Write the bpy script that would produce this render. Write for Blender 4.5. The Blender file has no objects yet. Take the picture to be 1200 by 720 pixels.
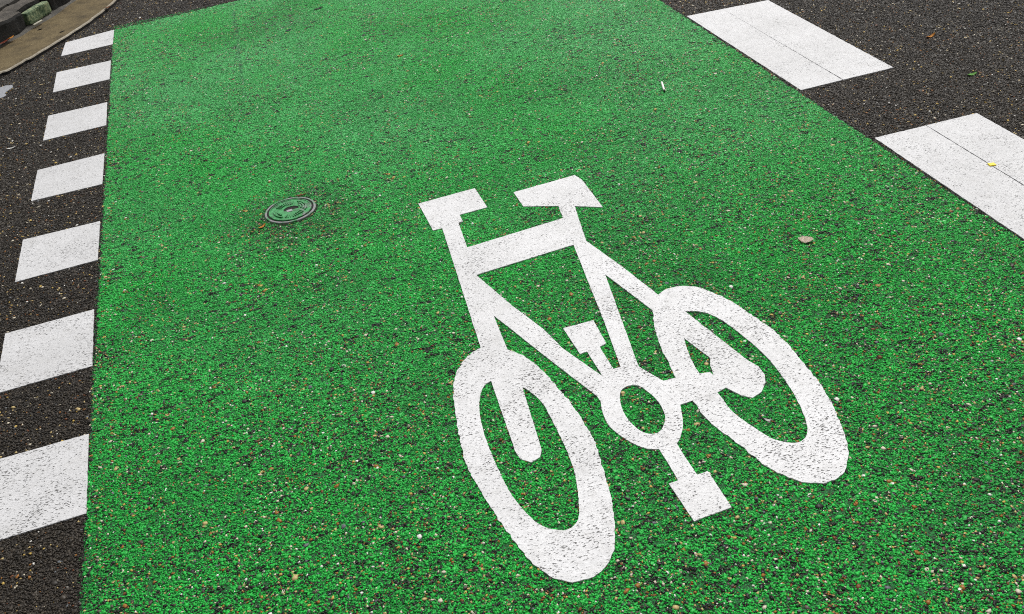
import bpy, bmesh, math, random
import numpy as np
from mathutils import Vector, Matrix, geometry, noise as mnoise

R = math.radians
scene = bpy.context.scene
random.seed(7)
rng = np.random.default_rng(11)

# ------------------------------------------------------------------ camera
IMG_W, IMG_H = 1200, 720
FOC, PITCH, ROLL, YAW, CAM_H = 1123.64, R(35.33672), R(-7.9514), R(13.72198), 1.6
_f = Vector((math.sin(YAW) * math.cos(PITCH), math.cos(YAW) * math.cos(PITCH), -math.sin(PITCH)))
_r0 = Vector((math.cos(YAW), -math.sin(YAW), 0))
_u0 = _r0.cross(_f)
_r = _r0 * math.cos(ROLL) + _u0 * math.sin(ROLL)
_u = -_r0 * math.sin(ROLL) + _u0 * math.cos(ROLL)
cam_data = bpy.data.cameras.new('camera')
cam = bpy.data.objects.new('camera', cam_data)
scene.collection.objects.link(cam)
cam.matrix_world = Matrix(((_r.x, _u.x, -_f.x, 0), (_r.y, _u.y, -_f.y, 0), (_r.z, _u.z, -_f.z, CAM_H), (0, 0, 0, 1)))
cam_data.sensor_fit = 'HORIZONTAL'
cam_data.sensor_width = 36.0
cam_data.lens = FOC / IMG_W * 36.0
cam_data.clip_start = 0.02
cam_data.clip_end = 1000
scene.camera = cam

# ------------------------------------------------------------------ sky, sun, exposure
SUN_EL, SUN_AZ = R(52), R(35)            # azimuth from +Y towards +X
world = bpy.data.worlds.new('World')
scene.world = world
world.use_nodes = True
wn = world.node_tree
wn.nodes.clear()
sky = wn.nodes.new('ShaderNodeTexSky')
sky.sky_type = 'NISHITA'
sky.sun_disc = False
sky.sun_elevation = SUN_EL
sky.sun_rotation = SUN_AZ
sky.air_density = 1.0
sky.dust_density = 6.0
sky.ozone_density = 1.0
hs = wn.nodes.new('ShaderNodeHueSaturation')
hs.inputs['Saturation'].default_value = 0.12      # cloud cover: almost colourless light
bg = wn.nodes.new('ShaderNodeBackground')
bg.inputs['Strength'].default_value = 0.15
wo = wn.nodes.new('ShaderNodeOutputWorld')
wn.links.new(sky.outputs[0], hs.inputs['Color'])
wn.links.new(hs.outputs[0], bg.inputs['Color'])
wn.links.new(bg.outputs[0], wo.inputs['Surface'])
sun_data = bpy.data.lights.new('sun', 'SUN')
sun_data.energy = 1.4
sun_data.angle = R(18)
sun_data.color = (1.0, 0.97, 0.93)
sun = bpy.data.objects.new('sun', sun_data)
scene.collection.objects.link(sun)
_sd = Vector((math.sin(SUN_AZ) * math.cos(SUN_EL), math.cos(SUN_AZ) * math.cos(SUN_EL), math.sin(SUN_EL)))
sun.rotation_euler = _sd.to_track_quat('Z', 'Y').to_euler()
sun.location = _sd * 20
vs = scene.view_settings
vs.view_transform = 'Standard'
vs.look = 'None'
vs.exposure = -0.12
vs.gamma = 1.0
vs.use_curve_mapping = False
scene.render.engine = 'CYCLES'
scene.cycles.use_denoising = False
scene.cycles.max_bounces = 5
scene.cycles.filter_width = 1.05
scene.cycles.pixel_filter_type = 'BLACKMAN_HARRIS'

# ------------------------------------------------------------------ helpers
def G(px, py, z=0.0):
    """photo pixel -> point on the plane at height z"""
    d = _f + _r * ((px - IMG_W / 2) / FOC) + _u * (-(py - IMG_H / 2) / FOC)
    t = (z - CAM_H) / d.z
    return Vector((d.x * t, d.y * t, z))

def tag(o, label=None, cat=None, group=None, kind=None):
    if label: o['label'] = label
    if cat: o['category'] = cat
    if group: o['group'] = group
    if kind: o['kind'] = kind
    return o

def empty(name, loc):
    o = bpy.data.objects.new(name, None)
    o.empty_display_size = 0.1
    o.location = loc
    scene.collection.objects.link(o)
    return o

def link(name, me, mat, parent=None, smooth=False):
    o = bpy.data.objects.new(name, me)
    scene.collection.objects.link(o)
    if mat and not me.materials: me.materials.append(mat)
    if parent is not None:
        o.parent = parent
        o.location = -parent.location          # meshes are written in world coordinates
    if smooth:
        me.polygons.foreach_set('use_smooth', [True] * len(me.polygons))
    return o

def from_bm(name, bm, mat, parent=None, smooth=False):
    me = bpy.data.meshes.new(name)
    bm.normal_update()
    bm.to_mesh(me); bm.free()
    return link(name, me, mat, parent, smooth)

def dens(pts, step, jit, seed, closed=True):
    """split an outline into short steps and make its edge a little uneven"""
    out = []
    n = len(pts)
    for i in range(n if closed else n - 1):
        a, b = Vector(pts[i][:2]), Vector(pts[(i + 1) % n][:2])
        k = max(1, int((b - a).length / step))
        nrm = Vector(((b - a).y, -(b - a).x)).normalized() if (b - a).length > 0 else Vector((0, 0))
        for j in range(k):
            p = a.lerp(b, j / k)
            w = (mnoise.noise(Vector((p.x * 60, p.y * 60, seed))) + 0.8 * mnoise.noise(Vector((p.x * 190, p.y * 190, seed + 5)))) * jit
            out.append(p + nrm * w)
    if not closed: out.append(Vector(pts[-1][:2]))
    return out

def smooth_closed(pts, per=5):
    """Catmull-Rom through a closed outline"""
    P = [Vector(p[:2]) for p in pts]
    n = len(P); out = []
    for i in range(n):
        p0, p1, p2, p3 = P[i - 1], P[i], P[(i + 1) % n], P[(i + 2) % n]
        for j in range(per):
            t = j / per
            out.append(0.5 * ((2 * p1) + (p2 - p0) * t + (2 * p0 - 5 * p1 + 4 * p2 - p3) * t * t + (3 * p1 - p0 - 3 * p2 + p3) * t ** 3))
    return out

def slab(name, loops, z0, z1, mat, parent=None, bevel=0.0012):
    """flat layer of paint: first loop the outline, the others holes"""
    loops3 = [[Vector((p[0], p[1], 0)) for p in lp] for lp in loops]
    tris = geometry.tessellate_polygon(loops3)
    flat = [p for lp in loops3 for p in lp]
    bm = bmesh.new()
    top = [bm.verts.new((p.x, p.y, z1)) for p in flat]
    bot = [bm.verts.new((p.x, p.y, z0)) for p in flat]
    for t in tris:
        a, b, c = (flat[i] for i in t)
        if (b - a).cross(c - a).z < 0: t = (t[0], t[2], t[1])
        try: bm.faces.new([top[i] for i in t])
        except ValueError: pass
    k = 0
    for li, lp in enumerate(loops3):
        n = len(lp)
        area = sum(lp[i].x * lp[(i + 1) % n].y - lp[(i + 1) % n].x * lp[i].y for i in range(n))
        flip = (area < 0) ^ (li > 0)
        for i in range(n):
            a, b = k + i, k + (i + 1) % n
            q = [top[a], bot[a], bot[b], top[b]]
            if flip: q.reverse()
            bm.faces.new(q)
        k += n
    return from_bm(name, bm, mat, parent)

# ------------------------------------------------------------------ materials
class NT:
    """small node-building helper"""
    def __init__(s, name):
        s.mat = bpy.data.materials.new(name)
        s.mat.use_nodes = True
        s.t = s.mat.node_tree
        s.t.nodes.clear()
        s.out = s.t.nodes.new('ShaderNodeOutputMaterial')
        s.bs = s.t.nodes.new('ShaderNodeBsdfPrincipled')
        s.t.links.new(s.bs.outputs[0], s.out.inputs['Surface'])
        s.pos = s.t.nodes.new('ShaderNodeNewGeometry').outputs['Position']
    def set(s, sock, v):
        if hasattr(v, 'is_output') or isinstance(v, bpy.types.NodeSocket): s.t.links.new(v, sock)
        else: sock.default_value = v
    def math(s, op, a, b=0.0, c=None, clamp=False):
        n = s.t.nodes.new('ShaderNodeMath'); n.operation = op; n.use_clamp = clamp
        s.set(n.inputs[0], a); s.set(n.inputs[1], b)
        if c is not None: s.set(n.inputs[2], c)
        return n.outputs[0]
    def noise(s, scale, detail=3, rough=0.55, vec=None, dist=0.0, out='Fac'):
        n = s.t.nodes.new('ShaderNodeTexNoise')
        s.set(n.inputs['Vector'], vec or s.pos)
        n.inputs['Scale'].default_value = scale; n.inputs['Detail'].default_value = detail
        n.inputs['Roughness'].default_value = rough; n.inputs['Distortion'].default_value = dist
        return n.outputs[out]
    def voro(s, scale, feature='F1', vec=None, out='Distance', rnd=1.0):
        n = s.t.nodes.new('ShaderNodeTexVoronoi'); n.feature = feature
        s.set(n.inputs['Vector'], vec or s.pos)
        n.inputs['Scale'].default_value = scale
        n.inputs['Randomness'].default_value = rnd
        return n.outputs[out]
    def ramp(s, fac, stops, interp='LINEAR'):
        n = s.t.nodes.new('ShaderNodeValToRGB'); n.color_ramp.interpolation = interp
        e = n.color_ramp.elements
        while len(e) < len(stops): e.new(0.5)
        for el, (p, c) in zip(e, stops):
            el.position = p; el.color = (*c, 1) if len(c) == 3 else c
        s.set(n.inputs[0], fac)
        return n.outputs[0]
    def rng(s, v, a, b, c=0.0, d=1.0):
        n = s.t.nodes.new('ShaderNodeMapRange'); n.clamp = True
        s.set(n.inputs[0], v)
        for i, x in enumerate((a, b, c, d)): s.set(n.inputs[1 + i], x)
        return n.outputs[0]
    def mix(s, f, a, b, mode='MIX'):
        n = s.t.nodes.new('ShaderNodeMix'); n.data_type = 'RGBA'; n.blend_type = mode
        s.set(n.inputs[0], f)
        for i, v in ((6, a), (7, b)):
            s.set(n.inputs[i], (*v, 1) if isinstance(v, tuple) and len(v) == 3 else v)
        return n.outputs[2]
    def scl(s, x, y, z, rot=0.0):
        n = s.t.nodes.new('ShaderNodeMapping')
        s.set(n.inputs['Vector'], s.pos)
        n.inputs['Scale'].default_value = (x, y, z); n.inputs['Rotation'].default_value = (0, 0, rot)
        return n.outputs[0]
    def xyz(s, v=None):
        n = s.t.nodes.new('ShaderNodeSeparateXYZ'); s.set(n.inputs[0], v or s.pos); return n.outputs
    def attr(s, name, comp):
        n = s.t.nodes.new('ShaderNodeAttribute'); n.attribute_name = name
        sp = s.t.nodes.new('ShaderNodeSeparateColor'); s.t.links.new(n.outputs['Color'], sp.inputs[0])
        return sp.outputs
    def bump(s, h, strength, dist):
        n = s.t.nodes.new('ShaderNodeBump')
        n.inputs['Strength'].default_value = strength; n.inputs['Distance'].default_value = dist
        s.set(n.inputs['Height'], h); s.t.links.new(n.outputs[0], s.bs.inputs['Normal'])
    def fin(s, col, rough=0.6, spec=0.5, metal=0.0):
        s.set(s.bs.inputs['Base Color'], (*col, 1) if isinstance(col, tuple) and len(col) == 3 else col)
        s.set(s.bs.inputs['Roughness'], rough)
        s.set(s.bs.inputs['Specular IOR Level'], spec)
        s.bs.inputs['Metallic'].default_value = metal
        return s.mat

STONES = [(0.0, (0.10, 0.085, 0.07)), (0.16, (0.28, 0.12, 0.025)), (0.30, (0.46, 0.35, 0.15)), (0.46, (0.06, 0.045, 0.035)),
          (0.58, (0.58, 0.52, 0.40)), (0.72, (0.16, 0.055, 0.02)), (0.82, (0.48, 0.33, 0.08)), (0.90, (0.12, 0.13, 0.14)), (0.955, (0.70, 0.68, 0.63))]
X0, Y0 = -0.648, 5.829                 # left edge and far edge of the green lane
X1 = 1.996                             # right edge of the green lane
TS = (X1 - X0) / 5                     # tile of surface stones
def node(i, j):
    """corner of the surface lattice: column i across, row j towards the camera (the lane is not quite a rectangle)"""
    y = Y0 - j * TS
    x = X0
    for _ in range(3):
        x = X0 + (i / 5) * (1.924 + 0.0217 * y - X0)
        y = Y0 - j * TS + (-0.014 + 0.1016 * x) * min(1.0, max(0.0, 1 - j / 6))
    return Vector((x, y, 0))

def mat_lane_chips():
    m = NT('green_coated_aggregate')
    a = m.attr('rnd', 3)
    broad = m.noise(0.9, 4, 0.6)
    patch = m.noise(7.0, 4, 0.65)
    fine = m.noise(38.0, 2, 0.6)
    x, y, _ = m.xyz()
    edge = m.rng(x, X0 + 0.0, X0 + 0.16, 1.0, 0.0)              # thin coat along the lane's left edge
    edge = m.math('MULTIPLY', edge, m.rng(m.noise(4.5, 3, 0.6), 0.42, 0.62))
    wear = m.math('ADD', m.rng(patch, 0.46, 0.74, 0.0, 0.9), m.rng(broad, 0.46, 0.70, 0.0, 0.5))
    wear = m.math('ADD', wear, edge)
    wear = m.math('ADD', wear, m.rng(m.math('ADD', y, m.math('MULTIPLY', broad, 1.6)), 1.7, 4.2, 0.85, 0.0))   # more traffic wear towards the stop line
    scuff = m.noise(1.0, 4, 0.62, vec=m.scl(24, 46, 24, 0.06))
    scuff = m.rng(scuff, 0.565, 0.595)
    scuff2 = m.rng(m.noise(80, 2, 0.5), 0.63, 0.66)
    scuff = m.math('MAXIMUM', scuff, scuff2)
    # dirt ring round the valve cover
    c = G(348, 258)
    dx = m.math('SUBTRACT', x, c.x); dy = m.math('SUBTRACT', y, c.y)
    dist = m.math('SQRT', m.math('ADD', m.math('MULTIPLY', dx, dx), m.math('MULTIPLY', dy, dy)))
    ring = m.math('MULTIPLY', m.rng(dist, 0.11, 0.29, 1.0, 0.0), m.rng(m.noise(14, 3, 0.6), 0.34, 0.56))
    wear = m.math('ADD', wear, m.math('MULTIPLY', ring, 0.9))
    # stones showing through
    t1 = m.rng(wear, 0.0, 2.0, 0.018, 0.23)
    clus = m.rng(m.noise(2.6, 4, 0.6), 0.40, 0.60, 0.25, 1.0)      # the flecks gather in loose clusters
    scuff = m.math('MULTIPLY', scuff, clus)
    t2 = m.math('ADD', m.math('ADD', t1, m.rng(wear, 0.15, 2.2, 0.006, 0.30)), m.math('MULTIPLY', scuff, 0.78))
    r = a[0]
    is_stone = m.math('LESS_THAN', r, t1)
    din = m.math('MINIMUM', m.math('SUBTRACT', x, X0), m.math('SUBTRACT', m.math('ADD', 1.924, m.math('MULTIPLY', y, 0.0217)), x))
    rag = m.rng(m.math('SUBTRACT', din, m.math('MULTIPLY', m.rng(m.noise(30, 4, 0.7), 0.45, 0.75), 0.012)), 0.0, 0.003, 0.8, 0.0)
    t2 = m.math('ADD', t2, rag)
    is_bare = m.math('LESS_THAN', r, t2)
    stone = m.ramp(a[1], STONES, 'CONSTANT')
    g = m.ramp(a[2], [(0.0, (0.010, 0.29, 0.028)), (0.5, (0.014, 0.40, 0.044)), (1.0, (0.024, 0.50, 0.066))])
    # greyer, dustier film in broad patches, also carrying painted sheen
    dust_or_sheen = m.rng(m.noise(0.8, 5, 0.6), 0.36, 0.60)
    g = m.mix(m.rng(m.noise(1.5, 5, 0.65), 0.46, 0.66, 0.0, 0.70), g, (0.007, 0.20, 0.024))
    g = m.mix(m.math('MULTIPLY', dust_or_sheen, m.rng(y, 1.8, 4.0, 0.15, 0.80)), g, (0.090, 0.47, 0.140))   # sky sheen painted as paler green, stronger towards the far end
    g = m.mix(m.rng(fine, 0.55, 0.75, 0.0, 0.6), g, (0.008, 0.17, 0.026))
    g = m.mix(m.math('MULTIPLY', ring, 0.75), g, (0.010, 0.15, 0.018))
    bare = m.mix(a[1], (0.006, 0.007, 0.006), (0.026, 0.025, 0.022))
    # faint old scrape running along the far part of the lane
    la, lb = G(270, 6), G(284, 128)
    kx_ = (lb.x - la.x) / (lb.y - la.y)
    off = m.math('ABSOLUTE', m.math('SUBTRACT', x, m.math('ADD', m.math('MULTIPLY', m.math('SUBTRACT', y, la.y), kx_), m.math('ADD', la.x, m.math('MULTIPLY', m.noise(3, 2), 0.03)))))
    scr = m.math('MULTIPLY', m.rng(off, 0.002, 0.016, 0.5, 0.0), m.math('MULTIPLY', m.rng(y, lb.y, lb.y + 0.5), m.rng(m.noise(11, 3, 0.6), 0.36, 0.56)))
    g = m.mix(scr, g, (0.05, 0.11, 0.08))
    col = m.mix(is_bare, g, bare)
    col = m.mix(is_stone, col, stone)
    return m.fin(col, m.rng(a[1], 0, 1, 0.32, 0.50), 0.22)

def mat_road_chips():
    m = NT('asphalt_aggregate')
    a = m.attr('rnd', 3)
    patch = m.noise(3.0, 4, 0.6)
    t1 = m.rng(patch, 0.35, 0.7, 0.018, 0.10)
    is_stone = m.math('LESS_THAN', a[0], t1)
    stone = m.ramp(a[1], STONES, 'CONSTANT')
    dark = m.ramp(a[2], [(0.0, (0.007, 0.0058, 0.0045)), (0.6, (0.025, 0.020, 0.0142)), (1.0, (0.058, 0.046, 0.032))])
    dust_or_sheen = m.rng(m.noise(0.7, 4, 0.6), 0.38, 0.66, 0.0, 0.45)
    dark = m.mix(dust_or_sheen, dark, (0.055, 0.045, 0.033))
    x, y, _ = m.xyz()
    dout = m.math('MAXIMUM', m.math('SUBTRACT', X0, x), m.math('SUBTRACT', x, m.math('ADD', 1.924, m.math('MULTIPLY', y, 0.0217))))
    spill = m.math('MULTIPLY', m.rng(m.math('ADD', dout, m.math('MULTIPLY', m.rng(m.noise(45, 4, 0.7), 0.35, 0.6, 1.0, 0.0), 0.02)), 0.0, 0.010, 1.0, 0.0), m.math('LESS_THAN', y, Y0))
    dark = m.mix(m.math('MULTIPLY', spill, m.math('LESS_THAN', a[0], 0.55)), dark, (0.011, 0.22, 0.04))
    return m.fin(m.mix(is_stone, dark, stone), m.rng(a[1], 0, 1, 0.34, 0.60), 0.28)

def mat_asphalt_base(green=False):
    m = NT('lane_binder' if green else 'asphalt_binder')
    cell = m.voro(170, out='Color')
    sp = m.t.nodes.new('ShaderNodeSeparateColor'); m.t.links.new(cell, sp.inputs[0])
    d = m.voro(170)
    if green:
        x, y, _ = m.xyz()
        col = m.ramp(m.math('ADD', m.noise(330, 3, 0.7), m.rng(y, 1.6, 4.2, 0.06, 0.16)), [(0.40, (0.010, 0.012, 0.010)), (0.52, (0.012, 0.04, 0.014)), (0.62, (0.012, 0.18, 0.036)), (0.72, (0.02, 0.26, 0.05))])
    else:
        dark = m.ramp(sp.outputs[0], [(0, (0.014, 0.012, 0.011)), (1, (0.045, 0.038, 0.032))])
        stone = m.ramp(sp.outputs[1], STONES, 'CONSTANT')
        x, y, _ = m.xyz()
        far = m.math('MAXIMUM', m.rng(m.math('ABSOLUTE', m.math('SUBTRACT', x, 0.8)), 3.0, 3.4), m.rng(m.math('ABSOLUTE', m.math('SUBTRACT', y, 3.5)), 4.3, 4.6))
        col = m.mix(m.math('MULTIPLY', m.math('LESS_THAN', sp.outputs[2], 0.09), far), dark, stone)
    m.bump(m.math('SUBTRACT', 1.0, d), 0.6, 0.003)
    return m.fin(col, 0.7, 0.2)

def mat_paint(name, pit=1.0, streak=0.0, w=1.0):
    """white thermoplastic: glossy-dull film with the texture of the stones and small open pits"""
    m = NT(name)
    v = m.scl(0.85, 1.9, 1.0, 0.32)
    wob = m.noise(55, 3, 0.6)
    pn = m.noise(150, 2.5, 0.6, vec=v)
    pn2 = m.noise(70, 3, 0.65, vec=v, dist=0.5)
    _x, _y, _z = m.xyz()
    amount = m.rng(m.math('ADD', m.noise(7, 4, 0.65), m.rng(_y, 1.8, 4.5, 0.03, -0.14)), 0.34, 0.66)
    th = m.rng(amount, 0, 1, 0.71 - 0.035 * pit, 0.71 - 0.125 * pit)
    pits = m.rng(m.math('SUBTRACT', pn, th), 0.0, 0.06)
    th2 = m.rng(amount, 0, 1, 0.745, 0.665)
    pits2 = m.rng(m.math('SUBTRACT', pn2, th2), 0.0, 0.03)
    pits = m.math('MAXIMUM', pits, pits2)
    base = m.ramp(m.noise(3.2, 5, 0.65), [(0.30, (0.55 * w, 0.55 * w, 0.552 * w)), (0.55, (0.62 * w, 0.62 * w, 0.625 * w)), (0.75, (0.67 * w, 0.67 * w, 0.68 * w))])
    base = m.mix(m.rng(m.noise(24, 4, 0.7), 0.50, 0.78, 0.0, 0.42), base, (0.40, 0.39, 0.37))
    base = m.mix(m.rng(pn, 0.54, 0.68, 0.0, 0.30), base, (0.42, 0.415, 0.41))
    if streak:
        sv = m.scl(1.0, 14.0, 1.0, 0.25)
        st = m.noise(14, 2, 0.5, vec=sv)
        base = m.mix(m.rng(st, 0.55, 0.75, 0.0, streak), base, (0.47, 0.46, 0.44))
    col = m.mix(pits, base, (0.075, 0.072, 0.068))
    h = m.math('SUBTRACT', m.math('ADD', m.math('MULTIPLY', pn, 0.5), m.math('MULTIPLY', wob, 0.6)), m.math('MULTIPLY', pits, 0.9))
    m.bump(h, 0.7, 0.004)
    return m.fin(col, m.rng(wob, 0.3, 0.7, 0.42, 0.62), 0.45)

def mat_concrete(name, c0, c1, c2, s=6.0, bumpd=0.004, rough=0.85):
    m = NT(name)
    n = m.noise(s, 6, 0.65); g = m.noise(170, 3, 0.7)
    col = m.ramp(n, [(0.28, c0), (0.52, c1), (0.75, c2)])
    col = m.mix(m.rng(g, 0.40, 0.68, 0.0, 0.55), col, tuple(v * 0.5 for v in c1))
    col = m.mix(m.rng(m.noise(60, 2, 0.6), 0.62, 0.78, 0.0, 0.7), col, tuple(min(1, v * 1.7) for v in c2))
    m.bump(m.math('ADD', g, m.math('MULTIPLY', n, 0.5)), 0.7, bumpd)
    return m.fin(col, rough, 0.3)

def mat_plain(name, col, var=0.25, s=60, rough=0.6, metal=0.0, bumpd=0.0008):
    m = NT(name)
    n = m.noise(s, 4, 0.65)
    c = m.mix(n, tuple(v * (1 - var) for v in col), tuple(min(1, v * (1 + var)) for v in col))
    m.bump(n, 0.5, bumpd)
    return m.fin(c, rough, 0.4, metal)

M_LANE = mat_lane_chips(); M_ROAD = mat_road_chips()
M_LBASE = mat_asphalt_base(True); M_RBASE = mat_asphalt_base(False)
M_SYMBOL = mat_paint('symbol_paint', 1.15, 0.35, 1.07)
M_DASH = mat_paint('dash_paint', 1.3, 0.2, 0.95)
M_RDASH = mat_paint('wide_dash_paint', 0.9, 0.2, 0.93)

# ------------------------------------------------------------------ setting: road, lane
def sheet(name, x0, y0, x1, y1, z, mat, parent=None):
    bm = bmesh.new()
    bm.faces.new([bm.verts.new(p) for p in ((x0, y0, z), (x1, y0, z), (x1, y1, z), (x0, y1, z))])
    return from_bm(name, bm, mat, parent)

road = tag(sheet('road', -250, -250, 250, 250, 0.0, M_RBASE), 'dark grey asphalt road around the green cycle lane', kind='structure')
LANE_ROWS = 17
Y_NEAR = Y0 - TS * LANE_ROWS
bm = bmesh.new()
_g = [[bm.verts.new(node(i, j) + Vector((0, 0, 0.0012))) for i in range(6)] for j in range(LANE_ROWS + 1)]
for j in range(LANE_ROWS):
    for i in range(5): bm.faces.new((_g[j + 1][i], _g[j + 1][i + 1], _g[j][i + 1], _g[j][i]))
lane = tag(from_bm('cycle_lane', bm, M_LBASE), 'bright green coated cycle lane surface', kind='structure')

# stones of the surface: a few dense tiles, laid by geometry nodes
def ico():
    p = (1 + 5 ** 0.5) / 2
    v = np.array([(-1, p, 0), (1, p, 0), (-1, -p, 0), (1, -p, 0), (0, -1, p), (0, 1, p), (0, -1, -p), (0, 1, -p), (p, 0, -1), (p, 0, 1), (-p, 0, -1), (-p, 0, 1)], float)
    f = np.array([(0, 11, 5), (0, 5, 1), (0, 1, 7), (0, 7, 10), (0, 10, 11), (1, 5, 9), (5, 11, 4), (11, 10, 2), (10, 7, 6), (7, 1, 8),
                  (3, 9, 4), (3, 4, 2), (3, 2, 6), (3, 6, 8), (3, 8, 9), (4, 9, 5), (2, 4, 11), (6, 2, 10), (8, 6, 7), (9, 8, 1)])
    return v / np.linalg.norm(v[0]), f

def val_noise(x, y, cell, seed):
    r = np.random.default_rng(seed).random((64, 64))
    gx, gy = x / cell, y / cell
    ix, iy = np.floor(gx).astype(int), np.floor(gy).astype(int)
    fx, fy = gx - ix, gy - iy
    fx, fy = fx * fx * (3 - 2 * fx), fy * fy * (3 - 2 * fy)
    g = lambda a, b: r[a % 64, b % 64]
    return (g(ix, iy) * (1 - fx) + g(ix + 1, iy) * fx) * (1 - fy) + (g(ix, iy + 1) * (1 - fx) + g(ix + 1, iy + 1) * fx) * fy

def chip_tile(name, seed, mat, pitch, holes, zlift, rough=1.0):
    r = np.random.default_rng(seed)
    n = int(TS / pitch)
    gx, gy = np.meshgrid(np.arange(n), np.arange(n))
    px = (gx.ravel() + 0.5 + r.uniform(-0.48, 0.48, n * n)) * TS / n
    py = (gy.ravel() + 0.5 + r.uniform(-0.48, 0.48, n * n)) * TS / n
    keep = (0.6 * val_noise(px, py, 0.021, seed + 1) + 0.4 * val_noise(px, py, 0.009, seed + 2) + r.uniform(-0.12, 0.12, n * n)) > holes
    px, py = px[keep], py[keep]
    k = len(px)
    size = pitch * np.clip(r.lognormal(-0.52 + 0.16 * (1 - rough), 0.30, k), 0.30, 1.15)
    nb = int(TS * TS * 620)
    px = np.concatenate([px, r.uniform(0.006, TS - 0.006, nb)]); py = np.concatenate([py, r.uniform(0.006, TS - 0.006, nb)])
    size = np.concatenate([size, 0.0038 + 0.0052 * r.random(nb) ** 2.0])
    k += nb
    rnd = r.random((k, 3)).astype(np.float32)
    rnd[k - nb:, 0] *= 0.45                      # large chips are more often bare stone
    cube = np.array([(x, y, z) for x in (-1, 1) for y in (-1, 1) for z in (-1, 1)], float) * 0.72
    cubef = np.array([(0, 1, 3), (0, 3, 2), (4, 6, 7), (4, 7, 5), (0, 4, 5), (0, 5, 1), (2, 3, 7), (2, 7, 6), (0, 2, 6), (0, 6, 4), (1, 5, 7), (1, 7, 3)])
    allV, allF, allC, base = [], [], [], 0
    for (v, f), sel, jit in (((cube, cubef), slice(0, k - nb), 0.34), (ico(), slice(k - nb, k), 0.16)):
        sz, X, Y = size[sel], px[sel], py[sel]; q = len(sz); nv = len(v)
        V = v[None] * (1 + r.uniform(-jit, jit, (q, nv, 1))) * np.ones((q, nv, 3)) + r.uniform(-jit, jit, (q, nv, 3)) * 0.7
        asp = r.uniform(0.7, 1.25, q)
        hgt = np.minimum(sz * r.uniform(0.38, 0.62, q), 0.0028) * (0.55 + 0.45 * rough)
        V[:, :, 0] *= (sz * asp)[:, None]; V[:, :, 1] *= (sz / asp)[:, None]; V[:, :, 2] *= hgt[:, None]
        tx, ty, tz = r.normal(0, 0.21 * rough, q), r.normal(0, 0.21 * rough, q), r.uniform(0, 6.283, q)
        c, s = np.cos(tz)[:, None], np.sin(tz)[:, None]
        x, y, z = V[:, :, 0], V[:, :, 1], V[:, :, 2]
        x, y = x * c - y * s, x * s + y * c
        z = z + x * tx[:, None] + y * ty[:, None] + (zlift + rough * r.uniform(-0.0011, 0.0008, q))[:, None]
        z = np.minimum(z, 0.0036)
        allV.append(np.stack([x + X[:, None] - TS / 2, y + Y[:, None] - TS / 2, z], -1).reshape(-1, 3))
        allF.append((f[None] + (base + np.arange(q) * nv)[:, None, None]).reshape(-1, 3)); base += q * nv
        col = np.ones((q, nv, 4), np.float32); col[:, :, :3] = rnd[sel][:, None, :]; allC.append(col.reshape(-1, 4))
    V, F, C = np.concatenate(allV), np.concatenate(allF), np.concatenate(allC)
    me = bpy.data.meshes.new(name)
    me.vertices.add(len(V)); me.vertices.foreach_set('co', V.astype(np.float32).ravel())
    me.loops.add(F.size); me.loops.foreach_set('vertex_index', F.astype(np.int32).ravel())
    me.polygons.add(len(F))
    me.polygons.foreach_set('loop_start', np.arange(0, F.size, 3, dtype=np.int32))
    me.update(calc_edges=True)
    at = me.attributes.new('rnd', 'FLOAT_COLOR', 'POINT')
    at.data.foreach_set('color', C.ravel())
    me.materials.append(mat)
    return bpy.data.objects.new(name, me)

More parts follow.
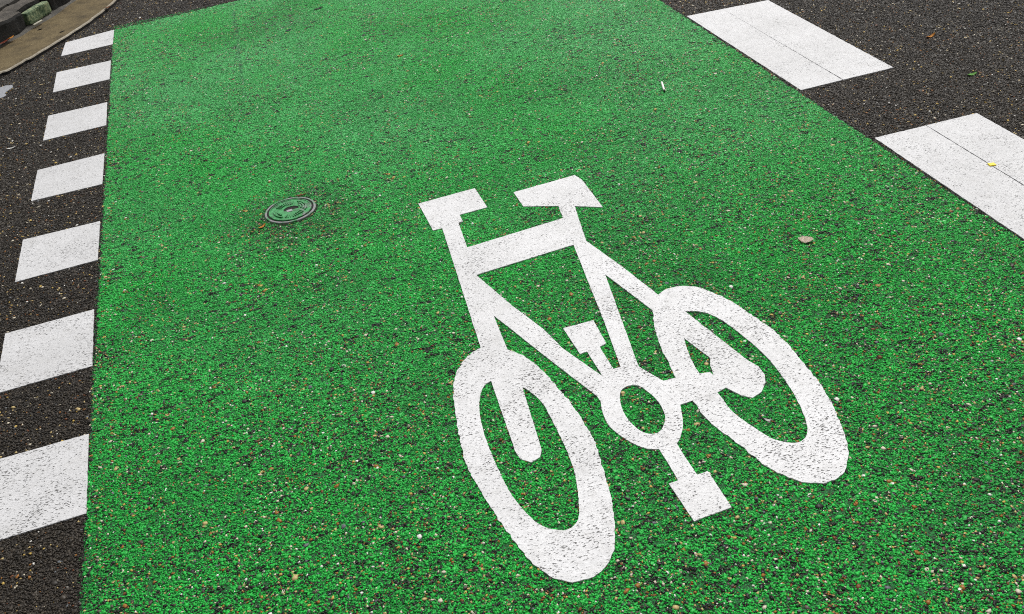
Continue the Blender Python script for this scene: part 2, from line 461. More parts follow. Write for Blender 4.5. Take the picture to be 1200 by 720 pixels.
def lay_tiles(parent, name, cells, tiles, label, choose=None):
    """cells: (i, j) of the lattice; each gets one of the tiles, turned by a random quarter and fitted to the cell"""
    r = random.Random(len(cells))
    mats, pos, picks = [], [], []
    for i, j in cells:
        a, b, c, d = node(i, j + 1), node(i + 1, j + 1), node(i + 1, j), node(i, j)
        ex, ey, ce = (b - a + c - d) / 2 / TS, (d - a + c - b) / 2 / TS, (a + b + c + d) / 4
        m = Matrix(((ex.x, ey.x, 0, ce.x), (ex.y, ey.y, 0, ce.y), (0, 0, 1, 0), (0, 0, 0, 1))) @ Matrix.Rotation(r.randrange(4) * math.pi / 2, 4, 'Z')
        mats.append([m[q][p] for p in range(4) for q in range(4)]); pos.append(ce); picks.append(choose(r, i, j) if choose else r.randrange(len(tiles)))
    me = bpy.data.meshes.new(name)
    me.from_pydata(pos, [], [])
    at = me.attributes.new('pick', 'INT', 'POINT'); at.data.foreach_set('value', picks)
    at = me.attributes.new('fit', 'FLOAT4X4', 'POINT'); at.data.foreach_set('value', [v for m in mats for v in m])
    o = link(name, me, None, parent)
    tag(o, label, kind='stuff')
    ng = bpy.data.node_groups.new(name, 'GeometryNodeTree')
    ng.interface.new_socket('Geometry', in_out='INPUT', socket_type='NodeSocketGeometry')
    ng.interface.new_socket('Geometry', in_out='OUTPUT', socket_type='NodeSocketGeometry')
    N = ng.nodes.new; L = ng.links.new
    gi, go = N('NodeGroupInput'), N('NodeGroupOutput')
    m2p = N('GeometryNodeMeshToPoints'); L(gi.outputs[0], m2p.inputs['Mesh'])
    join = N('GeometryNodeJoinGeometry')
    pick = N('GeometryNodeInputNamedAttribute'); pick.data_type = 'INT'; pick.inputs['Name'].default_value = 'pick'
    fit = N('GeometryNodeInputNamedAttribute'); fit.data_type = 'FLOAT4X4'; fit.inputs['Name'].default_value = 'fit'
    for i, t in enumerate(tiles):
        oi = N('GeometryNodeObjectInfo'); oi.inputs['Object'].default_value = t; oi.inputs['As Instance'].default_value = True
        eq = N('FunctionNodeCompare'); eq.data_type = 'INT'; eq.operation = 'EQUAL'
        isk = [s for s in eq.inputs if s.enabled]
        L(pick.outputs[0], isk[0]); isk[1].default_value = i
        ip = N('GeometryNodeInstanceOnPoints')
        L(m2p.outputs[0], ip.inputs['Points']); L(eq.outputs[0], ip.inputs['Selection'])
        L(oi.outputs['Geometry'], ip.inputs['Instance'])
        L(ip.outputs[0], join.inputs[0])
    sit = N('GeometryNodeSetInstanceTransform')
    L(join.outputs[0], sit.inputs['Instances']); L(fit.outputs[0], sit.inputs['Transform'])
    L(sit.outputs[0], go.inputs[0])
    md = o.modifiers.new('stones', 'NODES'); md.node_group = ng
    return o

# from a thick smooth coat (far end) to a worn open one (near end)
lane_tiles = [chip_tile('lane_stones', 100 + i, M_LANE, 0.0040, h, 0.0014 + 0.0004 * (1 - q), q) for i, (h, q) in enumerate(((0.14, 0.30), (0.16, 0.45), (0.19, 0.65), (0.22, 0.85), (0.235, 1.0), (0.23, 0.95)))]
road_tiles = [chip_tile('road_stones', 200 + i, M_ROAD, 0.0043, 0.20, 0.0011) for i in range(3)]
lane_spots, road_spots = [], []
for i in range(-4, 10):
    for j in range(-5, LANE_ROWS - 2):
        p = node(i + 0.5, j + 0.5)
        if not (-3.0 < p.x < 4.3 and -0.6 < p.y < 8.6): continue
        if p.y > 6.6 and p.x < -1.6: continue
        (lane_spots if 0 <= i < 5 and j >= 0 else road_spots).append((i, j))
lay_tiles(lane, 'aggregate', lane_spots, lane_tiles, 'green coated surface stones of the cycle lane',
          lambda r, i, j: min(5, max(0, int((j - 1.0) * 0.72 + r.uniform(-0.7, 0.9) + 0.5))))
lay_tiles(road, 'aggregate', road_spots, road_tiles, 'dark surface stones of the asphalt')

# ------------------------------------------------------------------ painted dashes
ZT = 0.0048
DASH_PX = [[(77.2, 51), (134, 36), (132.5, 53), (72, 67)], [(67, 86), (130.3, 72), (128.8, 94), (62.5, 109.5)],
           [(57, 137), (126, 121), (124.8, 148), (51, 166)], [(44.5, 200.8), (122.8, 181), (120.3, 217), (37, 237)],
           [(27.5, 282.5), (117.8, 260.5), (115, 306), (18.3, 332)], [(6.8, 392.5), (110.8, 364), (108.8, 430.5), (-5, 463.2)],
           [(-18, 545.0), (104.8, 510), (101.8, 603.3), (-34, 645)]]
ORD = ['farthest white dash of the left edge row, nearest the tan gutter', 'second white dash from the gutter in the left edge row',
       'third white dash from the gutter in the left edge row', 'fourth white dash from the gutter, middle of the left edge row',
       'fifth white dash from the gutter in the left edge row', 'sixth white dash from the gutter, just above the nearest one',
       'largest nearest white dash of the left edge row, at bottom left']
for i, q in enumerate(DASH_PX):
    lp = dens([G(*p) for p in reversed(q)], 0.012, 0.0009, i * 3.1)
    o = slab('road_marking_dash', [lp], 0.0005, ZT, M_DASH)
    tag(o, ORD[i], 'road marking', 'white dashes along the left edge of the lane')

def wide_dash(quad, s0, s1, g0, g1, label):
    """a wide dash rolled out in two strips with a thin seam between; s0, s1: seam position across at far and near end"""
    fl, fr, nr, nl = [Vector(p[:2]) for p in quad]
    o = empty('road_marking_dash', ((fl + nr) / 2).to_3d())
    tag(o, label, 'road marking', 'wide white dashes along the right edge of the lane')
    w = (fr - fl).length
    a0, a1 = fl.lerp(fr, s0 - g0 / w / 2), fl.lerp(fr, s0 + g0 / w / 2)
    b0, b1 = nl.lerp(nr, s1 - g1 / w / 2), nl.lerp(nr, s1 + g1 / w / 2)
    slab('paint_strip', [dens([fl, nl, b0, a0], 0.012, 0.0015, 1.7)], 0.0005, ZT, M_RDASH, o)
    slab('paint_strip', [dens([a1, b1, nr, fr], 0.012, 0.0015, 6.7)], 0.0005, ZT + 0.0002, M_RDASH, o)
wide_dash([G(804.7, 20.2), G(900, 1.5), G(1046.8, 80.7), G(938.6, 107)], 0.44, 0.45, 0.0003, 0.0036,
          'far wide white dash at the top right, beside the green lane')
bl, br = G(1024.8, 163.2), G(1144.3, 134.2)
dl = (G(1170.7, 262.2) - bl).normalized() * 0.967
wide_dash([bl, br, br + dl, bl + dl], 0.50, 0.50, 0.0034, 0.003, 'near wide white dash running off the right border of the photo')

# ------------------------------------------------------------------ bicycle symbol
sym = empty('bicycle_symbol', G(740, 440))
tag(sym, 'large white painted bicycle symbol on the green lane', 'road marking')
def P(pts, step=0.009, jit=0.0009, seed=0.0, smooth=0):
    g = [G(*p) for p in pts]
    if smooth: return dens(smooth_closed(g, smooth), 0.006, jit, seed)
    return dens(g, step, jit, seed)
lay = [0.0050]
def part(name, loops, parent=sym):
    lay[0] += 0.00004
    return slab(name, loops, 0.0005, lay[0], M_SYMBOL, parent)
part('front_wheel', [P([(563.8, 410), (550, 417.5), (538.8, 431.3), (533, 446.3), (532, 465), (535, 492.5), (540.5, 522), (548.3, 549.8), (568.2, 585.2), (590.8, 619.2), (616.3, 653.2), (633.3, 668.8), (650.3, 678.7), (664.5, 683.6), (684.4, 682), (701.4, 674.4), (715.5, 656), (721, 633.3), (719.6, 607.8), (714.5, 576.7), (706, 548.3), (695.5, 516), (675, 482.5), (655, 457.5), (635, 435), (612, 418), (594, 411), (577, 408)], jit=0.0030, smooth=3),
     P([(575, 448.5), (565.5, 457.5), (562, 475), (563.8, 495), (571, 520), (585.2, 554), (602.2, 585.2), (624.8, 610.7), (641.8, 620.6), (660, 623.4), (673, 617.8), (678.7, 605), (677.3, 576.7), (671.6, 549), (660, 520), (642.5, 485), (634, 472), (623, 462), (610, 454), (590, 447)], jit=0.0012, seed=3, smooth=3)])
part('rear_wheel', [P([(765.3, 366.8), (768, 353), (773.5, 346), (783, 340.2), (801, 337), (823, 339.8), (856, 354.4), (889, 376.4), (914.5, 395.9), (941.3, 427.3), (963.3, 454.8), (978.2, 482.5), (990, 511.7), (994, 539), (986.7, 557.5), (971.7, 566.5), (950, 567.7), (934, 565), (914, 557), (893.3, 544.5), (866.7, 523.3), (840, 503.5), (824, 488), (811.5, 471), (800, 457), (791.5, 443), (782, 424), (773.3, 405), (767, 384)], jit=0.0030, seed=7, smooth=3),
     P([(802.4, 366.8), (823, 367.3), (845, 376.4), (872.5, 397), (897.3, 419), (919.3, 446.5), (935.8, 474), (944.5, 496), (945.5, 510), (940.5, 517.8), (930, 520.8), (917, 519.5), (904, 515.5), (886.7, 505), (870.5, 494), (856, 482), (842, 463), (820.3, 440.2), (809.3, 421.8), (802, 400), (799, 383), (799.5, 372)], jit=0.0012, seed=9, smooth=3)])
part('chain_ring', [P([(703.6, 463), (703.9, 472), (706.3, 485), (711, 496), (718.5, 505.5), (734, 517), (752.5, 526), (768.8, 528.3), (783, 526), (793.5, 521), (798.6, 510), (800.3, 497), (797.5, 478), (791, 463), (778, 449.5), (763, 440), (748, 433), (731, 431), (714, 437), (706, 448)], seed=12, smooth=3),
     P([(726.5, 464), (730, 457.5), (737, 453.8), (748.5, 453.8), (760, 461.5), (770.5, 471.3), (777, 482), (779.6, 491), (778, 500), (773, 507.5), (763, 510.5), (750, 506.5), (736.5, 494), (728.5, 479)], jit=0.0006, seed=14, smooth=3)])
part('fork', [P([(518.1, 267.8), (537.4, 262.3), (547.8, 291.8), (558.3, 324), (578.6, 371.5), (595, 411.5), (612.5, 456), (635, 528.8), (633, 537.5), (622.5, 543.8), (609.5, 539.5), (603.6, 529.5), (576, 449), (563.8, 410), (554.5, 381)], seed=20)])
part('handlebar', [P([(490.6, 240.3), (556.6, 222.2), (571.2, 244.5), (538.8, 253.3), (542.9, 261), (537.4, 263), (519, 269), (507.7, 271.7)], jit=0.0007, seed=22)])
part('top_tube', [P([(545, 292.6), (661, 257.0), (675, 287.6), (556, 324.6)], jit=0.0008, seed=24)])
part('down_tube', [P([(556, 318), (558.3, 324), (600.5, 360), (636.8, 387.4), (660, 410.5), (706.5, 443), (722, 447), (722, 456), (704, 472), (700, 466.3), (640, 420), (591, 381), (578.6, 371.5), (566, 352)], seed=26)])
part('seat_tube', [P([(653.7, 241), (673, 241), (680, 263), (687.3, 284.3), (698, 296), (709.3, 323.4), (732, 386), (747.5, 429), (752, 438), (744, 448), (733, 449), (731, 442), (709, 381), (672.1, 288.5), (659.8, 257.4)], seed=28)])
part('saddle', [P([(602, 227.1), (673.5, 207), (681.8, 212), (706.5, 244.5), (673, 243.3), (653.7, 243.1), (613.6, 243.6)], jit=0.0007, seed=30)])
part('seat_stay', [P([(685.5, 281), (687.3, 284.3), (728, 313.5), (772.5, 348.1), (786, 353), (803, 367.0), (876.6, 424.5), (889, 431.5), (896, 441), (896.8, 450), (892.5, 461), (882, 468.3), (869, 465.5), (850.5, 456), (838, 446), (832, 430), (832.6, 422), (801, 397.6), (790, 388), (764.8, 365.5), (709.3, 323.4), (700, 309)], seed=32)])
part('chain_stay', [P([(748, 431), (764, 441), (777.5, 448.3), (790, 445.2), (804, 441), (820.3, 440.0), (832, 438.0), (842, 447), (850.5, 456.5), (841, 461.5), (826, 467), (812, 471.3), (795.5, 477), (784, 466), (760, 445)], seed=34)])
c1 = part('crank', [P([(687.5, 413), (702, 407), (725, 444), (731, 452), (724, 458), (714, 452), (706.7, 443.3)], jit=0.0006, seed=36)])
def subpart(loops):
    lay[0] += 0.00004
    return lay[0]
def pedal(parent, pts, seed):
    lay[0] += 0.00004
    o = slab('pedal', [P(pts, jit=0.0007, seed=seed)], 0.0005, lay[0], M_SYMBOL)
    o.parent = parent                                   # the crank's own origin is its world offset from the symbol
    o.location = (0, 0, 0)
pedal(c1, [(660, 386.7), (695.5, 377.2), (710.5, 404.2), (703, 408.3), (687.5, 414.2), (680, 416.9)], 38)
c2 = part('crank', [P([(767, 522), (772.5, 528.5), (783, 545), (795.5, 566), (817.5, 559), (803, 538), (792.6, 521), (785, 515)], jit=0.0006, seed=40)])
pedal(c2, [(784, 569), (795, 565.2), (816.5, 558.8), (829.4, 554), (857.2, 596.5), (813.3, 613)], 42)

# ------------------------------------------------------------------ valve cover
M_IRON = mat_plain('worn_iron', (0.30, 0.29, 0.30), 0.4, 90, 0.5, 0.35)
M_LID = None
def mat_lid():
    m = NT('painted_lid')
    n = m.noise(70, 4, 0.7)
    c = m.ramp(n, [(0.34, (0.010, 0.07, 0.02)), (0.50, (0.022, 0.24, 0.06)), (0.70, (0.05, 0.36, 0.11))])
    x, y, _ = m.xyz()
    worn = m.rng(m.math('ADD', m.noise(30, 4, 0.7), m.rng(x, 0.0, 0.07, -0.16, 0.05)), 0.54, 0.66)
    c = m.mix(worn, c, (0.20, 0.20, 0.20))
    m.bump(n, 0.6, 0.0012)
    return m.fin(c, 0.5, 0.4)
M_LID = mat_lid()
def mat_frame():
    m = NT('iron_frame')
    n = m.noise(60, 4, 0.7)
    c = m.mix(n, (0.10, 0.10, 0.10), (0.36, 0.35, 0.36))
    c = m.mix(m.rng(m.noise(22, 4, 0.65), 0.50, 0.60), c, (0.03, 0.20, 0.06))
    m.bump(n, 0.7, 0.001)
    return m.fin(c, 0.5, 0.4)
M_FRAME = mat_frame()
def mat_collar():
    m = NT('mossy_dirt')
    n = m.noise(180, 4, 0.7)
    c = m.ramp(n, [(0.40, (0.006, 0.006, 0.005)), (0.55, (0.012, 0.03, 0.008)), (0.66, (0.02, 0.14, 0.03)), (0.8, (0.08, 0.05, 0.02))])
    m.bump(n, 1.0, 0.004)
    return m.fin(c, 0.85, 0.2)
M_COLLAR = mat_collar()
M_DARK = mat_plain('dark_soil', (0.012, 0.011, 0.010), 0.4, 80, 0.9)
vc = G(340.6, 247.6); VR = 0.0905
cover = empty('valve_cover', vc)
tag(cover, 'small round metal valve cover with green painted lid set in the lane', 'valve cover')
def lathe(name, prof, mat, parent, n=72, cx=vc.x, cy=vc.y):
    bm = bmesh.new()
    rows = [[bm.verts.new((cx + r * math.cos(2 * math.pi * i / n), cy + r * math.sin(2 * math.pi * i / n), z)) for i in range(n)] if r > 0 else [bm.verts.new((cx, cy, z))] for r, z in prof]
    for a, b in zip(rows, rows[1:]):
        for i in range(n):
            j = (i + 1) % n
            if len(a) == 1: bm.faces.new((a[0], b[i], b[j]))
            elif len(b) == 1: bm.faces.new((a[i], b[0], a[j]))
            else: bm.faces.new((a[i], b[i], b[j], a[j]))
    bmesh.ops.recalc_face_normals(bm, faces=bm.faces)
    return from_bm(name, bm, mat, parent)
lathe('frame', [(VR * 0.915, 0.0022), (VR * 0.915, 0.0060), (VR * 0.925, 0.0068), (VR * 0.98, 0.0068), (VR, 0.0055), (VR * 1.005, 0.001)], M_FRAME, cover)
lathe('gap_floor', [(0, 0.0042), (VR * 0.92, 0.0042)], M_DARK, cover)
_n = 60
slab('dirt_collar', [[(vc.x + VR * (1.10 + 0.10 * mnoise.noise(Vector((math.cos(6.2832 * i / _n) * 2.2, math.sin(6.2832 * i / _n) * 2.2, 4)))) * math.cos(6.2832 * i / _n), vc.y + VR * (1.10 + 0.10 * mnoise.noise(Vector((math.cos(6.2832 * i / _n) * 2.2, math.sin(6.2832 * i / _n) * 2.2, 4)))) * math.sin(6.2832 * i / _n)) for i in range(_n)],
     [(vc.x + VR * math.cos(6.2832 * i / _n), vc.y + VR * math.sin(6.2832 * i / _n)) for i in range(_n)]], 0.0005, 0.0026, M_COLLAR, cover)
# lid: disc with a key slot cut through, raised ring, arcs and bars
def lid():
    RL = VR * 0.84
    n = 72
    outer = [(vc.x + RL * math.cos(2 * math.pi * i / n), vc.y + RL * math.sin(2 * math.pi * i / n)) for i in range(n)]
    kx, ky, kr = vc.x + 0.004, vc.y + 0.004, VR * 0.24
    hole = []
    for i in range(25):
        a = R(-20 + 220 * i / 24)
        hole.append((kx + kr * 1.25 * math.cos(a), ky + kr * 0.95 * math.sin(a)))
    L = slab('lid', [outer, hole], 0.0043, 0.0064, M_LID, cover)
    def arc(r0, r1, a0, a1, h, name='raised_letter', mat=M_LID):
        k = max(3, int((a1 - a0) / 8))
        o_ = [(vc.x + r1 * VR * math.cos(R(a0 + (a1 - a0) * i / k)), vc.y + r1 * VR * math.sin(R(a0 + (a1 - a0) * i / k))) for i in range(k + 1)]
        i_ = [(vc.x + r0 * VR * math.cos(R(a0 + (a1 - a0) * i / k)), vc.y + r0 * VR * math.sin(R(a0 + (a1 - a0) * i / k))) for i in range(k + 1)]
        q = slab(name, [o_ + i_[::-1]], 0.0062, h - 0.0022, mat)
        q.parent = L
        return q
    arc(0.79, 0.83, 0, 359.2, 0.0100, 'rim')
    for r0, a0, a1 in ((0.60, -30, 55), (0.50, -20, 45), (0.40, -10, 30)): arc(r0, r0 + 0.055, a0, a1, 0.0128, 'raised_arc')
    for r0, a0, a1 in ((0.60, 160, 235), (0.46, 175, 220)): arc(r0, r0 + 0.055, a0, a1, 0.0128, 'raised_arc')
    for k in range(9): arc(0.40, 0.62, 70 + k * 9, 73.5 + k * 9, 0.0118, 'raised_rib')
    for k in range(9): arc(0.42, 0.64, 245 + k * 9, 248.5 + k * 9, 0.0118, 'raised_rib')
    return kx, ky, kr
kx, ky, kr = lid()
bm = bmesh.new()
for p in bmesh.ops.create_cube(bm, size=1)['verts']:
    p.co = Vector((kx - kr * 0.35 + p.co.x * 0.020, ky - kr * 0.55 + p.co.y * 0.016, 0.0060 + p.co.z * 0.004))
bmesh.ops.bevel(bm, geom=list(bm.edges), offset=0.0012, segments=2, affect='EDGES')
from_bm('key_tongue', bm, M_IRON, cover)

# ------------------------------------------------------------------ gutter, kerb, pavement
M_GUT = mat_concrete('tan_gutter_concrete', (0.045, 0.033, 0.015), (0.140, 0.103, 0.046), (0.195, 0.150, 0.075), 9)
M_LIP = mat_concrete('worn_gutter_lip', (0.22, 0.19, 0.14), (0.36, 0.32, 0.25), (0.5, 0.46, 0.38), 12)
M_MORT = mat_concrete('grey_mortar', (0.05, 0.046, 0.04), (0.10, 0.094, 0.082), (0.17, 0.16, 0.14), 9)
M_KERB = mat_concrete('dark_kerb_stone', (0.010, 0.010, 0.009), (0.020, 0.019, 0.018), (0.042, 0.038, 0.034), 14, 0.008)
M_PAVE = mat_concrete('weathered_pavement', (0.035, 0.032, 0.027), (0.075, 0.068, 0.058), (0.12, 0.108, 0.095), 5, 0.006)
M_KTOP = mat_concrete('weathered_kerb_top', (0.045, 0.040, 0.034), (0.095, 0.083, 0.068), (0.16, 0.14, 0.12), 10, 0.008)
def mat_moss():
    m = NT('mossy_stone')
    n = m.noise(38, 4, 0.7)
    c = m.ramp(n, [(0.35, (0.015, 0.045, 0.022)), (0.48, (0.12, 0.17, 0.09)), (0.60, (0.27, 0.31, 0.18)), (0.75, (0.25, 0.28, 0.06))])
    m.bump(n, 0.8, 0.006)
    return m.fin(c, 0.8, 0.3)
M_MOSS = mat_moss()

foot = [G(*p) for p in ((0, 58), (28, 42), (45, 31), (60, 22), (75, 12), (92, 0))]
edge = [G(*p) for p in ((0, 90.5), (10, 87), (40, 71), (60, 58.5), (80, 46), (105, 30), (132, 9), (142, 0))]
def extend(pl, d0, d1):
    a = (pl[0] - pl[1]).normalized(); b = (pl[-1] - pl[-2]).normalized()
    a = (a + (pl[0] - pl[-1]).normalized() * 2).normalized(); b = (b + (pl[-1] - pl[0]).normalized() * 2).normalized()
    return [pl[0] + a * d0 * (k / 4) for k in (4, 3, 2, 1)] + pl + [pl[-1] + b * d1 * (k / 4) for k in (1, 2, 3, 4)]
foot_l = extend(foot, 2.6, 3.2); edge_l = extend(edge, 2.6, 3.2)
def resample(pl, n):
    d = [0]
    for a, b in zip(pl, pl[1:]): d.append(d[-1] + (b - a).length)
    out = []
    for i in range(n):
        t = d[-1] * i / (n - 1)
        k = max(j for j in range(len(d)) if d[j] <= t + 1e-9); k = min(k, len(pl) - 2)
        out.append(pl[k].lerp(pl[k + 1], (t - d[k]) / (d[k + 1] - d[k])))
    return out
NG = 260
ef, ee = resample(foot_l, NG), resample(edge_l, NG)
bm = bmesh.new(); rows = []
for i in range(NG):
    f_, e_ = ef[i], ee[i]
    ac = (e_ - f_).normalized()
    w = mnoise.noise(Vector((i * 0.35, 2.0, 0))) * 0.006 + mnoise.noise(Vector((i * 0.09, 7.0, 0))) * 0.008
    if mnoise.noise(Vector((i * 0.55, 40.0, 0))) > 0.42: w -= 0.010
    e_ = e_ + ac * w
    row = []
    for t, z in ((-0.02, 0.016), (0.0, 0.014), (0.25, 0.011), (0.55, 0.010), (0.85, 0.0125)):
        p = f_.lerp(e_, t); row.append(bm.verts.new((p.x, p.y, z + 0.0015 * mnoise.noise(Vector((p.x * 9, p.y * 9, 3))))))
    for off, z in ((-0.016, 0.0205), (-0.003, 0.0195), (0.001, 0.0150), (0.001, -0.002)):
        p = e_ + ac * off; row.append(bm.verts.new((p.x, p.y, z)))
    rows.append(row)
for a, b in zip(rows, rows[1:]):
    for i in range(len(a) - 1):
        fc = bm.faces.new((a[i], a[i + 1], b[i + 1], b[i]))
        fc.material_index = 1 if i in (5, 6) else 2 if i == 7 else 0
bmesh.ops.recalc_face_normals(bm, faces=bm.faces)
gutter = tag(from_bm('gutter', bm, M_GUT), 'tan sandy concrete gutter strip at the top left', kind='structure')
gutter.data.materials.append(M_LIP); gutter.data.materials.append(M_DARK)
# grey mortar strip at the kerb's foot, part of the gutter
bm = bmesh.new(); prev = None
for i in range(NG):
    f_, e_ = ef[i], ee[i]; ac = (e_ - f_).normalized()
    w = 0.030 + 0.016 * mnoise.noise(Vector((i * 0.12, 9, 0)))
    cur = [bm.verts.new((f_ - ac * 0.015).to_3d() + Vector((0, 0, 0.030))), bm.verts.new((f_ + ac * (w * 0.5)) + Vector((0, 0, 0.022))), bm.verts.new((f_ + ac * w) + Vector((0, 0, 0.008)))]
    if prev:
        for k in range(2): bm.faces.new((prev[k], prev[k + 1], cur[k + 1], cur[k]))
    prev = cur
bmesh.ops.recalc_face_normals(bm, faces=bm.faces)
from_bm('mortar_strip', bm, M_MORT, gutter, True)

kerb = empty('kerb', ef[NG // 2]); tag(kerb, 'dark weathered stone kerb at the top left corner', kind='structure')
KH = 0.125
def along(pl):
    d = [0]
    for a, b in zip(pl, pl[1:]): d.append(d[-1] + (b - a).length)
    return d
kd = along(ef)
def at_len(s):
    k = max(0, min(NG - 2, max(j for j in range(NG) if kd[j] <= s)))
    p = ef[k].lerp(ef[k + 1], (s - kd[k]) / max(1e-6, kd[k + 1] - kd[k]))
    d = (ef[min(NG - 1, k + 3)] - ef[max(0, k - 3)]).normalized()
    return p, d
def s_of(px, py):
    g = G(px, py); return min(range(NG), key=lambda i: (ef[i] - g).length)
def kerb_block(s0, s1, back, depth, z0, z1, mat, mat_top=None, bev=0.018, rough=0.008, seed=0, label=None):
    bm = bmesh.new()
    nx, ny, nz = max(3, int((s1 - s0) / 0.03)), 7, 6
    grid = {}
    for i in range(nx + 1):
        p, d = at_len(s0 + (s1 - s0) * i / nx)
        inn = Vector((-d.y, d.x, 0))
        for j in range(ny + 1):
            for k in range(nz + 1):
                if i in (0, nx) or j in (0, ny) or k in (0, nz):
                    u, v, w = (i / nx) * (s1 - s0), back + depth * j / ny, z0 + (z1 - z0) * k / nz
                    # rounded edges
                    cu, cv, cw = min(max(u, bev), s1 - s0 - bev), min(max(v, back + bev), back + depth - bev), min(max(w, z0 + bev), z1 - bev)
                    dv = Vector((u - cu, v - cv, w - cw))
                    if dv.length > bev: dv = dv.normalized() * bev
                    q = p + d * (cu + dv.x - u) + inn * (cv + dv.y); q.z = cw + dv.z
                    n3 = Vector((q.x * 14, q.y * 14, q.z * 14 + seed))
                    q += Vector((mnoise.noise(n3), mnoise.noise(n3 + Vector((31, 0, 0))), mnoise.noise(n3 + Vector((0, 57, 0))))) * rough
                    grid[i, j, k] = bm.verts.new(q)
    def quad(a, b, c, e):
        bm.faces.new([grid[x] for x in (a, b, c, e)])
    for j in range(ny):
        for k in range(nz):
            quad((0, j, k), (0, j, k + 1), (0, j + 1, k + 1), (0, j + 1, k)); quad((nx, j, k), (nx, j + 1, k), (nx, j + 1, k + 1), (nx, j, k + 1))
    for i in range(nx):
        for k in range(nz):
            quad((i, 0, k), (i + 1, 0, k), (i + 1, 0, k + 1), (i, 0, k + 1)); quad((i, ny, k), (i, ny, k + 1), (i + 1, ny, k + 1), (i + 1, ny, k))
        for j in range(ny):
            quad((i, j, 0), (i, j + 1, 0), (i + 1, j + 1, 0), (i + 1, j, 0)); quad((i, j, nz), (i + 1, j, nz), (i + 1, j + 1, nz), (i, j + 1, nz))
    bmesh.ops.recalc_face_normals(bm, faces=bm.faces)
    if mat_top:
        for f in bm.faces: f.material_index = 1 if f.normal.z > 0.75 else 0
    o = from_bm('kerb_stone', bm, mat, kerb)
    if mat_top: o.data.materials.append(mat_top)
    if label: o['label'] = label
    return o
sA = kd[s_of(38, 36)]; sB = kd[s_of(64, 19)]
s = sA - 0.012; first = True
stones = []
while s > 0.1:
    ln = min(0.52 if not first else 0.36, s - 0.02); first = False
    stones.append((s - ln, s)); s -= ln + 0.012
s = sB + 0.012
while s < kd[-1] - 0.1:
    ln = min(0.50, kd[-1] - s - 0.02); stones.append((s, s + ln)); s += ln + 0.012
for k, (a, b) in enumerate(stones): kerb_block(a, b, 0.006 * (k % 3), 0.16, -0.01, KH + 0.004 * (k % 2), M_KERB, M_KTOP, 0.026, 0.010, k * 3.3)
kerb_block(sA + 0.004, sB - 0.004, -0.006, 0.05, 0.030, 0.098, M_MOSS, None, 0.008, 0.004, 77.0, 'pale green mossy block set in the dark kerb')
kerb_block(sA - 0.002, sB + 0.002, 0.055, 0.11, -0.01, KH - 0.006, M_KERB, M_KTOP, 0.012, 0.008, 55.0)
# pavement behind the kerb: flags
pav = empty('pavement', ef[NG // 2] + Vector((-0.8, 0.4, 0)))
tag(pav, 'weathered grey pavement behind the kerb', kind='structure')
bm = bmesh.new(); prev = None
for i in range(0, NG, 4):
    p, d = at_len(kd[i]); inn = Vector((-d.y, d.x, 0))
    cur = [bm.verts.new(p + inn * 0.14 + Vector((0, 0, KH - 0.02))), bm.verts.new(p + inn * 2.6 + Vector((0, 0, KH - 0.02)))]
    if prev: bm.faces.new((prev[0], cur[0], cur[1], prev[1]))
    prev = cur
from_bm('bedding', bm, M_KERB, pav)
s = 0.2; k = 0
while s < kd[-1] - 0.6:
    for row in range(4):
        off = 0.20 if row % 2 else 0.0
        p0, d0 = at_len(s + off); p1, d1 = at_len(min(kd[-1] - 0.01, s + off + 0.39))
        i0, i1 = Vector((-d0.y, d0.x, 0)), Vector((-d1.y, d1.x, 0))
        b0, b1 = 0.178 + row * 0.402, 0.178 + row * 0.402 + 0.394
        q = [p0 + i0 * b0, p1 + i1 * b0, p1 + i1 * b1, p0 + i0 * b1]
        slab('paving_slab', [[(v.x, v.y) for v in q]], KH - 0.019, KH - 0.001 + 0.003 * math.sin(k * 2.7), M_PAVE, pav); k += 1
    s += 0.40

# ------------------------------------------------------------------ litter: leaves, stub, scraps
def leaf(px, py, length, width, ang, mat, label, cat='leaf', name='fallen_leaf', z=0.004, curl=0.004, teeth=0.0, seed=1, fold=0.0):
    c = G(px, py)
    o_ = []
    n = 11
    bm = bmesh.new(); rows = []
    ca, sa = math.cos(R(ang)), math.sin(R(ang))
    for i in range(n):
        t = i / (n - 1)
        w = width * 0.5 * (math.sin(math.pi * (0.04 + 0.92 * t)) ** 0.75) * (1 + teeth * mnoise.noise(Vector((i * 1.7, seed, 0))))
        row = []
        for v in (-1, -0.5, 0, 0.5, 1):
            x, y = (t - 0.5) * length, v * w * (1 + 0.15 * teeth * mnoise.noise(Vector((i * 2.3, seed + 9, v))))
            zz = z + curl * ((2 * t - 1) ** 2) + fold * abs(v) * w + 0.0012 * mnoise.noise(Vector((x * 90, y * 90, seed)))
            row.append(bm.verts.new((c.x + x * ca - y * sa, c.y + x * sa + y * ca, zz)))
        rows.append(row)
    for a, b in zip(rows, rows[1:]):
        for k in range(4): bm.faces.new((a[k], b[k], b[k + 1], a[k + 1]))
    bmesh.ops.solidify(bm, geom=list(bm.faces), thickness=0.0007)
    bmesh.ops.recalc_face_normals(bm, faces=bm.faces)
    o = from_bm(name, bm, mat, None, True)
    return tag(o, label, cat)
M_TAN = mat_plain('dry_leaf', (0.72, 0.61, 0.50), 0.15, 120, 0.8)
M_ORG = mat_plain('orange_leaf', (0.68, 0.30, 0.04), 0.3, 150, 0.7)
M_BRN = mat_plain('brown_leaf', (0.22, 0.08, 0.02), 0.4, 150, 0.7)
M_GRN = mat_plain('fresh_leaf', (0.13, 0.40, 0.04), 0.3, 150, 0.6)
M_YEL = mat_plain('yellow_fleck', (0.85, 0.66, 0.01), 0.1, 150, 0.5)
M_GRY = mat_plain('grey_film', (0.27, 0.28, 0.30), 0.2, 40, 0.35)
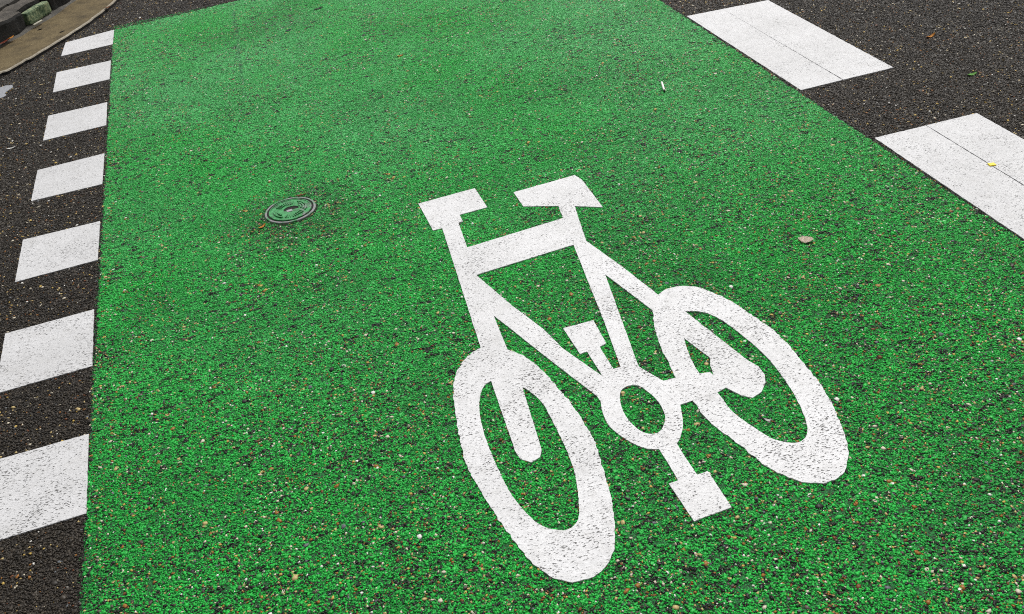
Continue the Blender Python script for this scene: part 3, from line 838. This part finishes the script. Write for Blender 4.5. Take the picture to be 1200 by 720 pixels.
M_WHT = mat_plain('white_scrap', (0.75, 0.74, 0.70), 0.15, 150, 0.6)
M_BLK = mat_plain('burnt_ash', (0.015, 0.014, 0.013), 0.4, 300, 0.9)
leaf(944, 283, 0.044, 0.034, -35, M_TAN, 'pale tan crumpled dry leaf on green lane near the right edge', teeth=0.9, seed=4, z=0.007)
leaf(308, 266.5, 0.034, 0.014, 45, M_ORG, 'small orange leaf beside the lower left rim of valve cover', seed=6)
leaf(354, 229.5, 0.046, 0.008, 8, M_BRN, 'thin rusty brown leaf strip above the valve cover', seed=8)
leaf(1090, 44, 0.050, 0.020, 12, M_ORG, 'curled orange leaf on asphalt right of the far wide dash', curl=0.010, seed=10)
leaf(1139, 88.3, 0.046, 0.020, 5, M_GRN, 'small fresh green leaf on asphalt above the near wide dash', seed=12)
leaf(469, 66.5, 0.034, 0.014, 0, M_ORG, 'tiny orange leaf fleck on far part of the green lane', seed=14)
leaf(373, 11, 0.060, 0.026, 20, mat_plain('dark_leaf', (0.02, 0.06, 0.02), 0.4, 150, 0.7), 'dark green leaf on green lane near the top border', seed=15)
leaf(338.5, 36.5, 0.036, 0.016, 15, mat_plain('slate_leaf', (0.05, 0.06, 0.10), 0.3, 150, 0.6), 'dark slate coloured leaf below the dark green leaf', seed=16)
leaf(14, 174.5, 0.044, 0.016, 10, M_WHT, 'small white scrap on asphalt left of the dashes', 'scrap', 'paper_scrap', seed=17)
leaf(899.5, 494, 0.018, 0.009, -40, M_WHT, 'tiny white scrap inside the symbol rear wheel', 'scrap', 'paper_scrap', seed=18)
leaf(48, 37.3, 0.034, 0.016, 25, M_BLK, 'tiny blackish leaf on tan gutter just below the mossy block', z=0.0145, curl=0.002, seed=31)
leaf(73.5, 40.2, 0.034, 0.014, 20, M_BLK, 'tiny blackish leaf in the middle of the tan gutter', z=0.0145, curl=0.002, seed=32)
leaf(127.5, 13.5, 0.040, 0.024, 30, M_BRN, 'rusty leaf caught on the pale gutter lip at the top', z=0.0235, curl=0.004, seed=33)
# yellow fleck on the near wide dash
yc = G(1162.3, 193.4, ZT)
bm = bmesh.new()
for p in bmesh.ops.create_cube(bm, size=1)['verts']:
    x, y = p.co.x * 0.022, p.co.y * 0.018
    p.co = Vector((yc.x + x * _r0.x - y * _r0.y * 0.9, yc.y + x * _r0.y + y * _r0.x, ZT + 0.0018 + p.co.z * 0.003))
bmesh.ops.bevel(bm, geom=list(bm.edges), offset=0.0009, segments=2, affect='EDGES')
tag(from_bm('yellow_chip', bm, M_YEL), 'bright yellow chip lying on the near wide white dash', 'chip')
# grey patch at the left border
pp = [G(*p) for p in ((-14, 108), (0, 104), (7, 101.5), (15, 100.5), (15.5, 103.5), (10, 107), (6, 110.5), (8, 113), (3, 115.5), (-8, 118))]
tag(slab('grey_patch', [dens([(p.x, p.y) for p in pp], 0.012, 0.003, 3)], 0.0005, 0.0050, M_GRY), 'pale grey flat patch on asphalt at the left border, below the gutter', 'patch')
# cigarette stub
a, b = G(775.6, 98.5), G(778.9, 109.5)
stub = empty('cigarette_stub', a.lerp(b, 0.5)); tag(stub, 'white cigarette stub lying on the green lane near the top right', 'cigarette stub')
def rod(name, p, q, r, mat, parent, z):
    bm = bmesh.new()
    d = (q - p); n = Vector((-d.y, d.x, 0)).normalized()
    rows = []
    for t, s_ in ((0, 0.0), (0, 0.85), (0.05, 1.0), (0.5, 1.04), (0.95, 0.97), (1.0, 0.82), (1.0, 0.0)):
        c = p + d * t
        rows.append([bm.verts.new(c + n * (r * s_ * math.cos(k * math.pi / 6)) + Vector((0, 0, z + r * s_ * math.sin(k * math.pi / 6)))) for k in range(12)])
    for A, B in zip(rows, rows[1:]):
        for k in range(12): bm.faces.new((A[k], A[(k + 1) % 12], B[(k + 1) % 12], B[k]))
    bmesh.ops.remove_doubles(bm, verts=bm.verts, dist=1e-6)
    bmesh.ops.recalc_face_normals(bm, faces=bm.faces)
    return from_bm(name, bm, mat, parent, True)
M_PAPER = mat_plain('cigarette_paper', (0.85, 0.84, 0.80), 0.06, 200, 0.6)
rod('paper_tube', a, a.lerp(b, 0.86), 0.0042, M_PAPER, stub, 0.0072)
rod('burnt_tip', a.lerp(b, 0.855), b, 0.0040, M_BLK, stub, 0.0070)
# red and orange leaf litter and a pale stick in the kerb's foot
leaf(8, 55.5, 0.10, 0.026, 60, mat_plain('red_leaf', (0.25, 0.05, 0.02), 0.4, 100, 0.7), 'red brown leaf at the foot of kerb in the corner', z=0.032, seed=21)
leaf(16, 51.5, 0.05, 0.022, 55, M_ORG, 'orange leaf next to the red brown leaf below kerb', z=0.036, seed=22)
st = empty('stick', G(44, 27.5)); tag(st, 'pale thin stick lying below the mossy kerb block', 'stick')
p, q = G(39.2, 30.0, 0.03), G(49, 24.2, 0.03)
rod('shaft', p, q, 0.006, mat_plain('pale_wood', (0.42, 0.40, 0.32), 0.2, 80, 0.7), st, 0.0)
